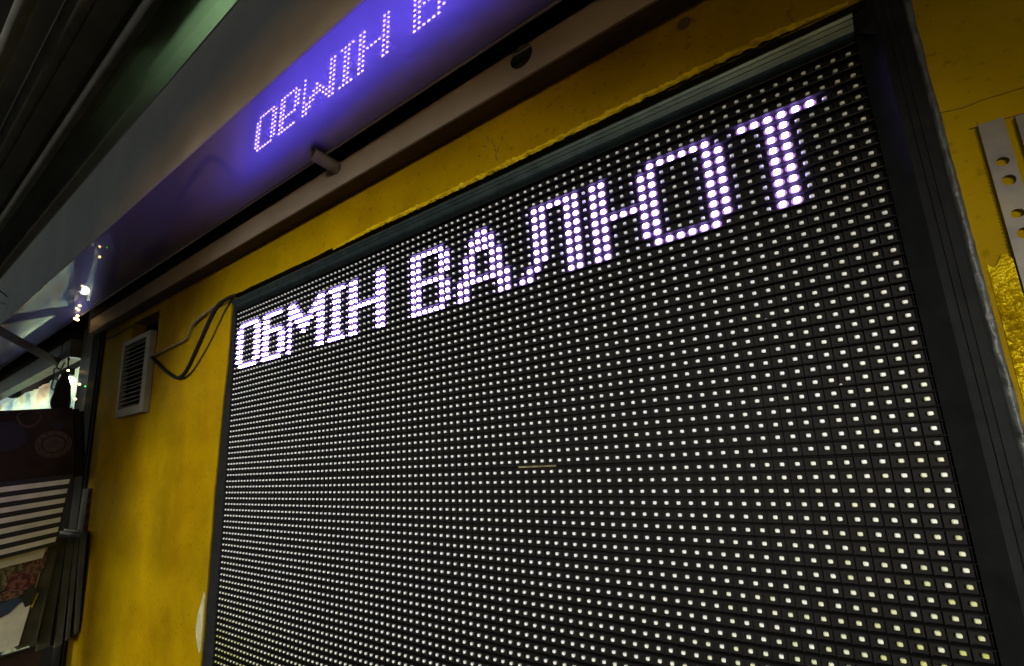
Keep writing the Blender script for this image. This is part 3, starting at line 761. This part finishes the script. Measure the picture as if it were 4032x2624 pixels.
def rose_mat(name, dark, mid, light):
    mt, t, p = newmat(name); L = t.links.new
    tc = N(t, 'ShaderNodeTexCoord')
    mp = N(t, 'ShaderNodeMapping'); mp.inputs['Location'].default_value = (-.5, -.5, -.5); L(tc.outputs['Generated'], mp.inputs[0])
    nz = N(t, 'ShaderNodeTexNoise'); nz.inputs['Scale'].default_value = 4; L(mp.outputs[0], nz.inputs['Vector'])
    mx = N(t, 'ShaderNodeMixRGB'); mx.inputs[0].default_value = .22; L(mp.outputs[0], mx.inputs[1]); L(nz.outputs['Color'], mx.inputs[2])
    w = N(t, 'ShaderNodeTexWave'); w.wave_type = 'RINGS'; w.rings_direction = 'SPHERICAL'; w.inputs['Scale'].default_value = 2.6; w.inputs['Distortion'].default_value = 3.5; w.inputs['Detail'].default_value = 2
    L(mx.outputs[0], w.inputs['Vector'])
    r = ramp(t, w.outputs[1], [(.1, dark), (.55, mid), (.95, light)]); L(r.outputs[0], p.inputs['Base Color']); p.inputs['Roughness'].default_value = .7
    return mt
M['rose_red'] = rose_mat('red_rose_print', (.05, .008, .010), (.13, .03, .028), (.17, .075, .05))
M['rose_pink'] = rose_mat('pink_rose_print', (.06, .028, .020), (.13, .062, .045), (.19, .12, .08))
M['rose_cream'] = rose_mat('cream_rose_print', (.05, .042, .024), (.13, .11, .06), (.20, .185, .11))

KS, KX, KY, KZ = .79, .1793, -.0819, -.0640      # the picture rack: scaled about the camera until it meets the wall end
def slab(name, x, corners, th, mat, parent=None):
    """canvas facing +x: corners (y,z) in order, front plane at x, thickness away from the viewer"""
    x = KS*x+KX; corners = [(KS*a+KY, KS*b+KZ) for a, b in corners]
    bm = bmesh.new(); prism(bm, corners, 'x', x-th*KS, x); return mesh_obj(name, bm, mat, parent)
def lerp2(a, b, t): return (a[0]+(b[0]-a[0])*t, a[1]+(b[1]-a[1])*t)
def quad_strip(c, t0, t1, inset=0.0):
    tl, tr, br, bl_ = c
    return [lerp2(tl, bl_, t0), lerp2(tr, br, t0), lerp2(tr, br, t1), lerp2(tl, bl_, t1)]
def disc(name, x, cy_, cz, ry, rz, mat, parent, th=.0006, n=28, wob=0.0):
    pts = [(cy_+ry*math.cos(2*PI*k/n)*(1+wob*math.sin(3*2*PI*k/n+cy_*90)), cz+rz*math.sin(2*PI*k/n)*(1+wob*math.sin(2*2*PI*k/n+cz*70))) for k in range(n)]
    return slab(name, x, pts, th, mat, parent)
def canvas(lab, x, c, th, face):
    e = empty('canvas_picture', (KS*x+KX, KS*(c[2][0]+c[3][0])/2+KY, KS*min(p[1] for p in c)+KZ)); tag(e, lab, 'picture', 'canvas pictures stacked beyond the wall corner')
    i = Matrix.Translation(-Vector(e.location)); 
    o = slab('stretcher', x-.0012, c, th, M['canvas_side'], e); o.matrix_parent_inverse = i
    if face:
        o = slab('print', x, [lerp2(p, ((c[0][0]+c[2][0])/2, (c[0][1]+c[2][1])/2), .004) for p in c], .0011, M[face], e); o.matrix_parent_inverse = i
    return e, i
# picture of an old pocket watch
cc = [(-.40, -.125), (.020, -.066), (.043, -.287), (-.38, -.315)]
e, i = canvas('dark brown canvas print of an old pocket watch', -1.10, cc, .018, 'dark_frame')
for nm, a, rr, mt in (('watch_case', .0009, .047, 'dark_frame'), ('watch_face', .0018, .041, 'clock_face'), ('watch_dial', .0027, .028, 'dark_frame'), ('watch_center', .0036, .024, 'clock_face')):
    o = disc(nm, -1.10+a, -.012, -.187, rr, rr*1.05, M[mt], e); o.matrix_parent_inverse = i
for a, l in ((.9, .030), (2.4, .022)):
    dy, dz = math.cos(a), math.sin(a)
    o = slab('watch_hand', -1.0955, [(-.012-dz*.001, -.187+dy*.001), (-.012+dz*.001, -.187-dy*.001), (-.012+dy*l, -.187+dz*l)], .0006, M['ink_black'], e); o.matrix_parent_inverse = i
for k in range(12):
    a = 2*PI*k/12; cy_, cz = -.012+.0345*math.cos(a), -.187+.0362*math.sin(a)
    o = disc('watch_numeral', -1.0975, cy_, cz, .0022, .0042, M['ink_black'], e, n=10); o.matrix_parent_inverse = i
o = disc('watch_crown', -1.0991, -.008, -.128, .012, .014, M['ink_black'], e); o.matrix_parent_inverse = i
o = disc('printed_swirl', -1.0991, -.115, -.165, .040, .050, M['ink_black'], e, wob=.1); o.matrix_parent_inverse = i
o = disc('printed_swirl', -1.0991, -.072, -.108, .026, .026, M['clock_face'], e, wob=.1); o.matrix_parent_inverse = i
o = disc('printed_swirl', -1.0982, -.072, -.106, .022, .022, M['dark_frame'], e, wob=.1); o.matrix_parent_inverse = i
# dark canvases behind it, edges only
for k, (dy, dz, lab) in enumerate(((.022, 0, 'dark canvas directly behind the pocket watch print'), (.040, -.004, 'dark canvas second behind the pocket watch print'))):
    canvas(lab, -1.125-.024*k, [(p[0]+dy, p[1]+dz) for p in cc], .018, 'dark_frame')
# striped canvas
cs = [(-.40, -.325), (.0195, -.286), (.0040, -.492), (-.40, -.558)]
e, i = canvas('canvas print of black and white horizontal stripes', -1.00, cs, .018, 'ink_black')
for k in range(7):
    t0 = .065+.1355*k; c4 = quad_strip(cs, t0, min(t0+.068, .994))
    c4 = [c4[0], lerp2(c4[1], c4[0], .012), lerp2(c4[2], c4[3], .012), c4[3]]
    o = slab('stripe', -.9992, c4, .0007, M['canvas_white'], e); o.matrix_parent_inverse = i
# plain white canvas below
c2 = [(-.40, -.48), (-.004, -.470), (-.0135, -.527), (-.40, -.580)]
canvas('plain pale canvas sticking out under the striped one', -1.035, c2, .012, 'canvas_white')
# roses
cr = [(-.40, -.505), (.002, -.468), (-.034, -.762), (-.40, -.815)]
e, i = canvas('canvas print of pink roses in a blue vase', -1.055, cr, .016, 'canvas_white')
def pr(o): o.matrix_parent_inverse = i; return o
pr(slab('printed_ground', -1.0544, [(-.38, -.515), (-.0015, -.478), (-.0210, -.640), (-.060, -.650), (-.38, -.665)], .0006, M['rose_bg'], e))
pr(slab('printed_vase', -1.0536, [(-.22, -.640), (-.045, -.630), (-.043, -.645), (-.062, -.668), (-.100, -.685), (-.22, -.690)], .0006, M['vase'], e))
for k, (y, z, ry, rz, mt) in enumerate(((-.075, -.545, .030, .024, 'rose_cream'), (-.025, -.548, .021, .024, 'rose_pink'), (-.050, -.587, .029, .029, 'rose_red'), (-.100, -.575, .026, .034, 'rose_cream'), (-.066, -.617, .026, .013, 'rose_pink'), (-.014, -.530, .011, .022, 'rose_pink'), (-.11, -.62, .03, .02, 'rose_pink'))):
    pr(disc('printed_rose', -1.0528+.0008*k, y, z, ry, rz, M[mt], e, wob=.07))
pr(slab('printed_leaf', -1.0472, [(-.045, -.628), (-.026, -.600), (-.014, -.618), (-.020, -.655), (-.034, -.660)], .0006, M['leaf_print'], e))
pr(slab('printed_stem', -1.0536, [(-.0120, -.628), (-.0085, -.628), (-.0185, -.668), (-.0215, -.660)], .0006, M['yellow_print'], e))
# leaning stack of canvases seen edge on
st = [(.002, .022, -.478, -.775, 0.036), (.021, .042, -.478, -.800, .012), (.041, .058, -.480, -.803, -.004), (.057, .068, -.486, -.790, -.010), (.067, .082, -.474, -.776, -.016), (.081, .090, -.470, -.760, -.014)]
labs = ['first', 'second', 'third', 'fourth', 'fifth', 'sixth']
for k, (y0, y1, zt, zb, ln) in enumerate(st):
    c = [(y0, zt), (y1, zt-.004), (y1-ln*.55, zb+.006), (y0-ln, zb)]
    canvas('grey canvas edge in the leaning stack, %s from the roses' % labs[k], -1.062-.007*((k*3) % 4), c, .22, None)
c = [(.088, -.335), (.108, -.332), (.104, -.478), (.086, -.478)]
e, i = canvas('narrow canvas edge with a red and white pattern by the wall', -1.12, c, .06, 'canvas_side')
for k in range(4):
    o = slab('red_band', -1.1190, quad_strip(c, .08+.25*k, .2+.25*k), .0007, M['red_print'], e); o.matrix_parent_inverse = i
c = [(-.40, -.80), (.025, -.790), (.015, -1.10), (-.40, -1.13)]
canvas('dark canvas at the bottom under the roses', -1.10, c, .018, 'dark_frame')
o = disc('yellow_flower', -1.085, -.020, -.858, .010, .008, M['yellow_print'], None, th=.004, wob=.2); tag(o, 'small yellow flower at the bottom left edge', 'flower')
# side wall of the neighbouring stall behind the canvases
structure(bbox('stall_back_wall', (-3.2, -.79, .22, .28, -2.1, .58), M['dark_void']))
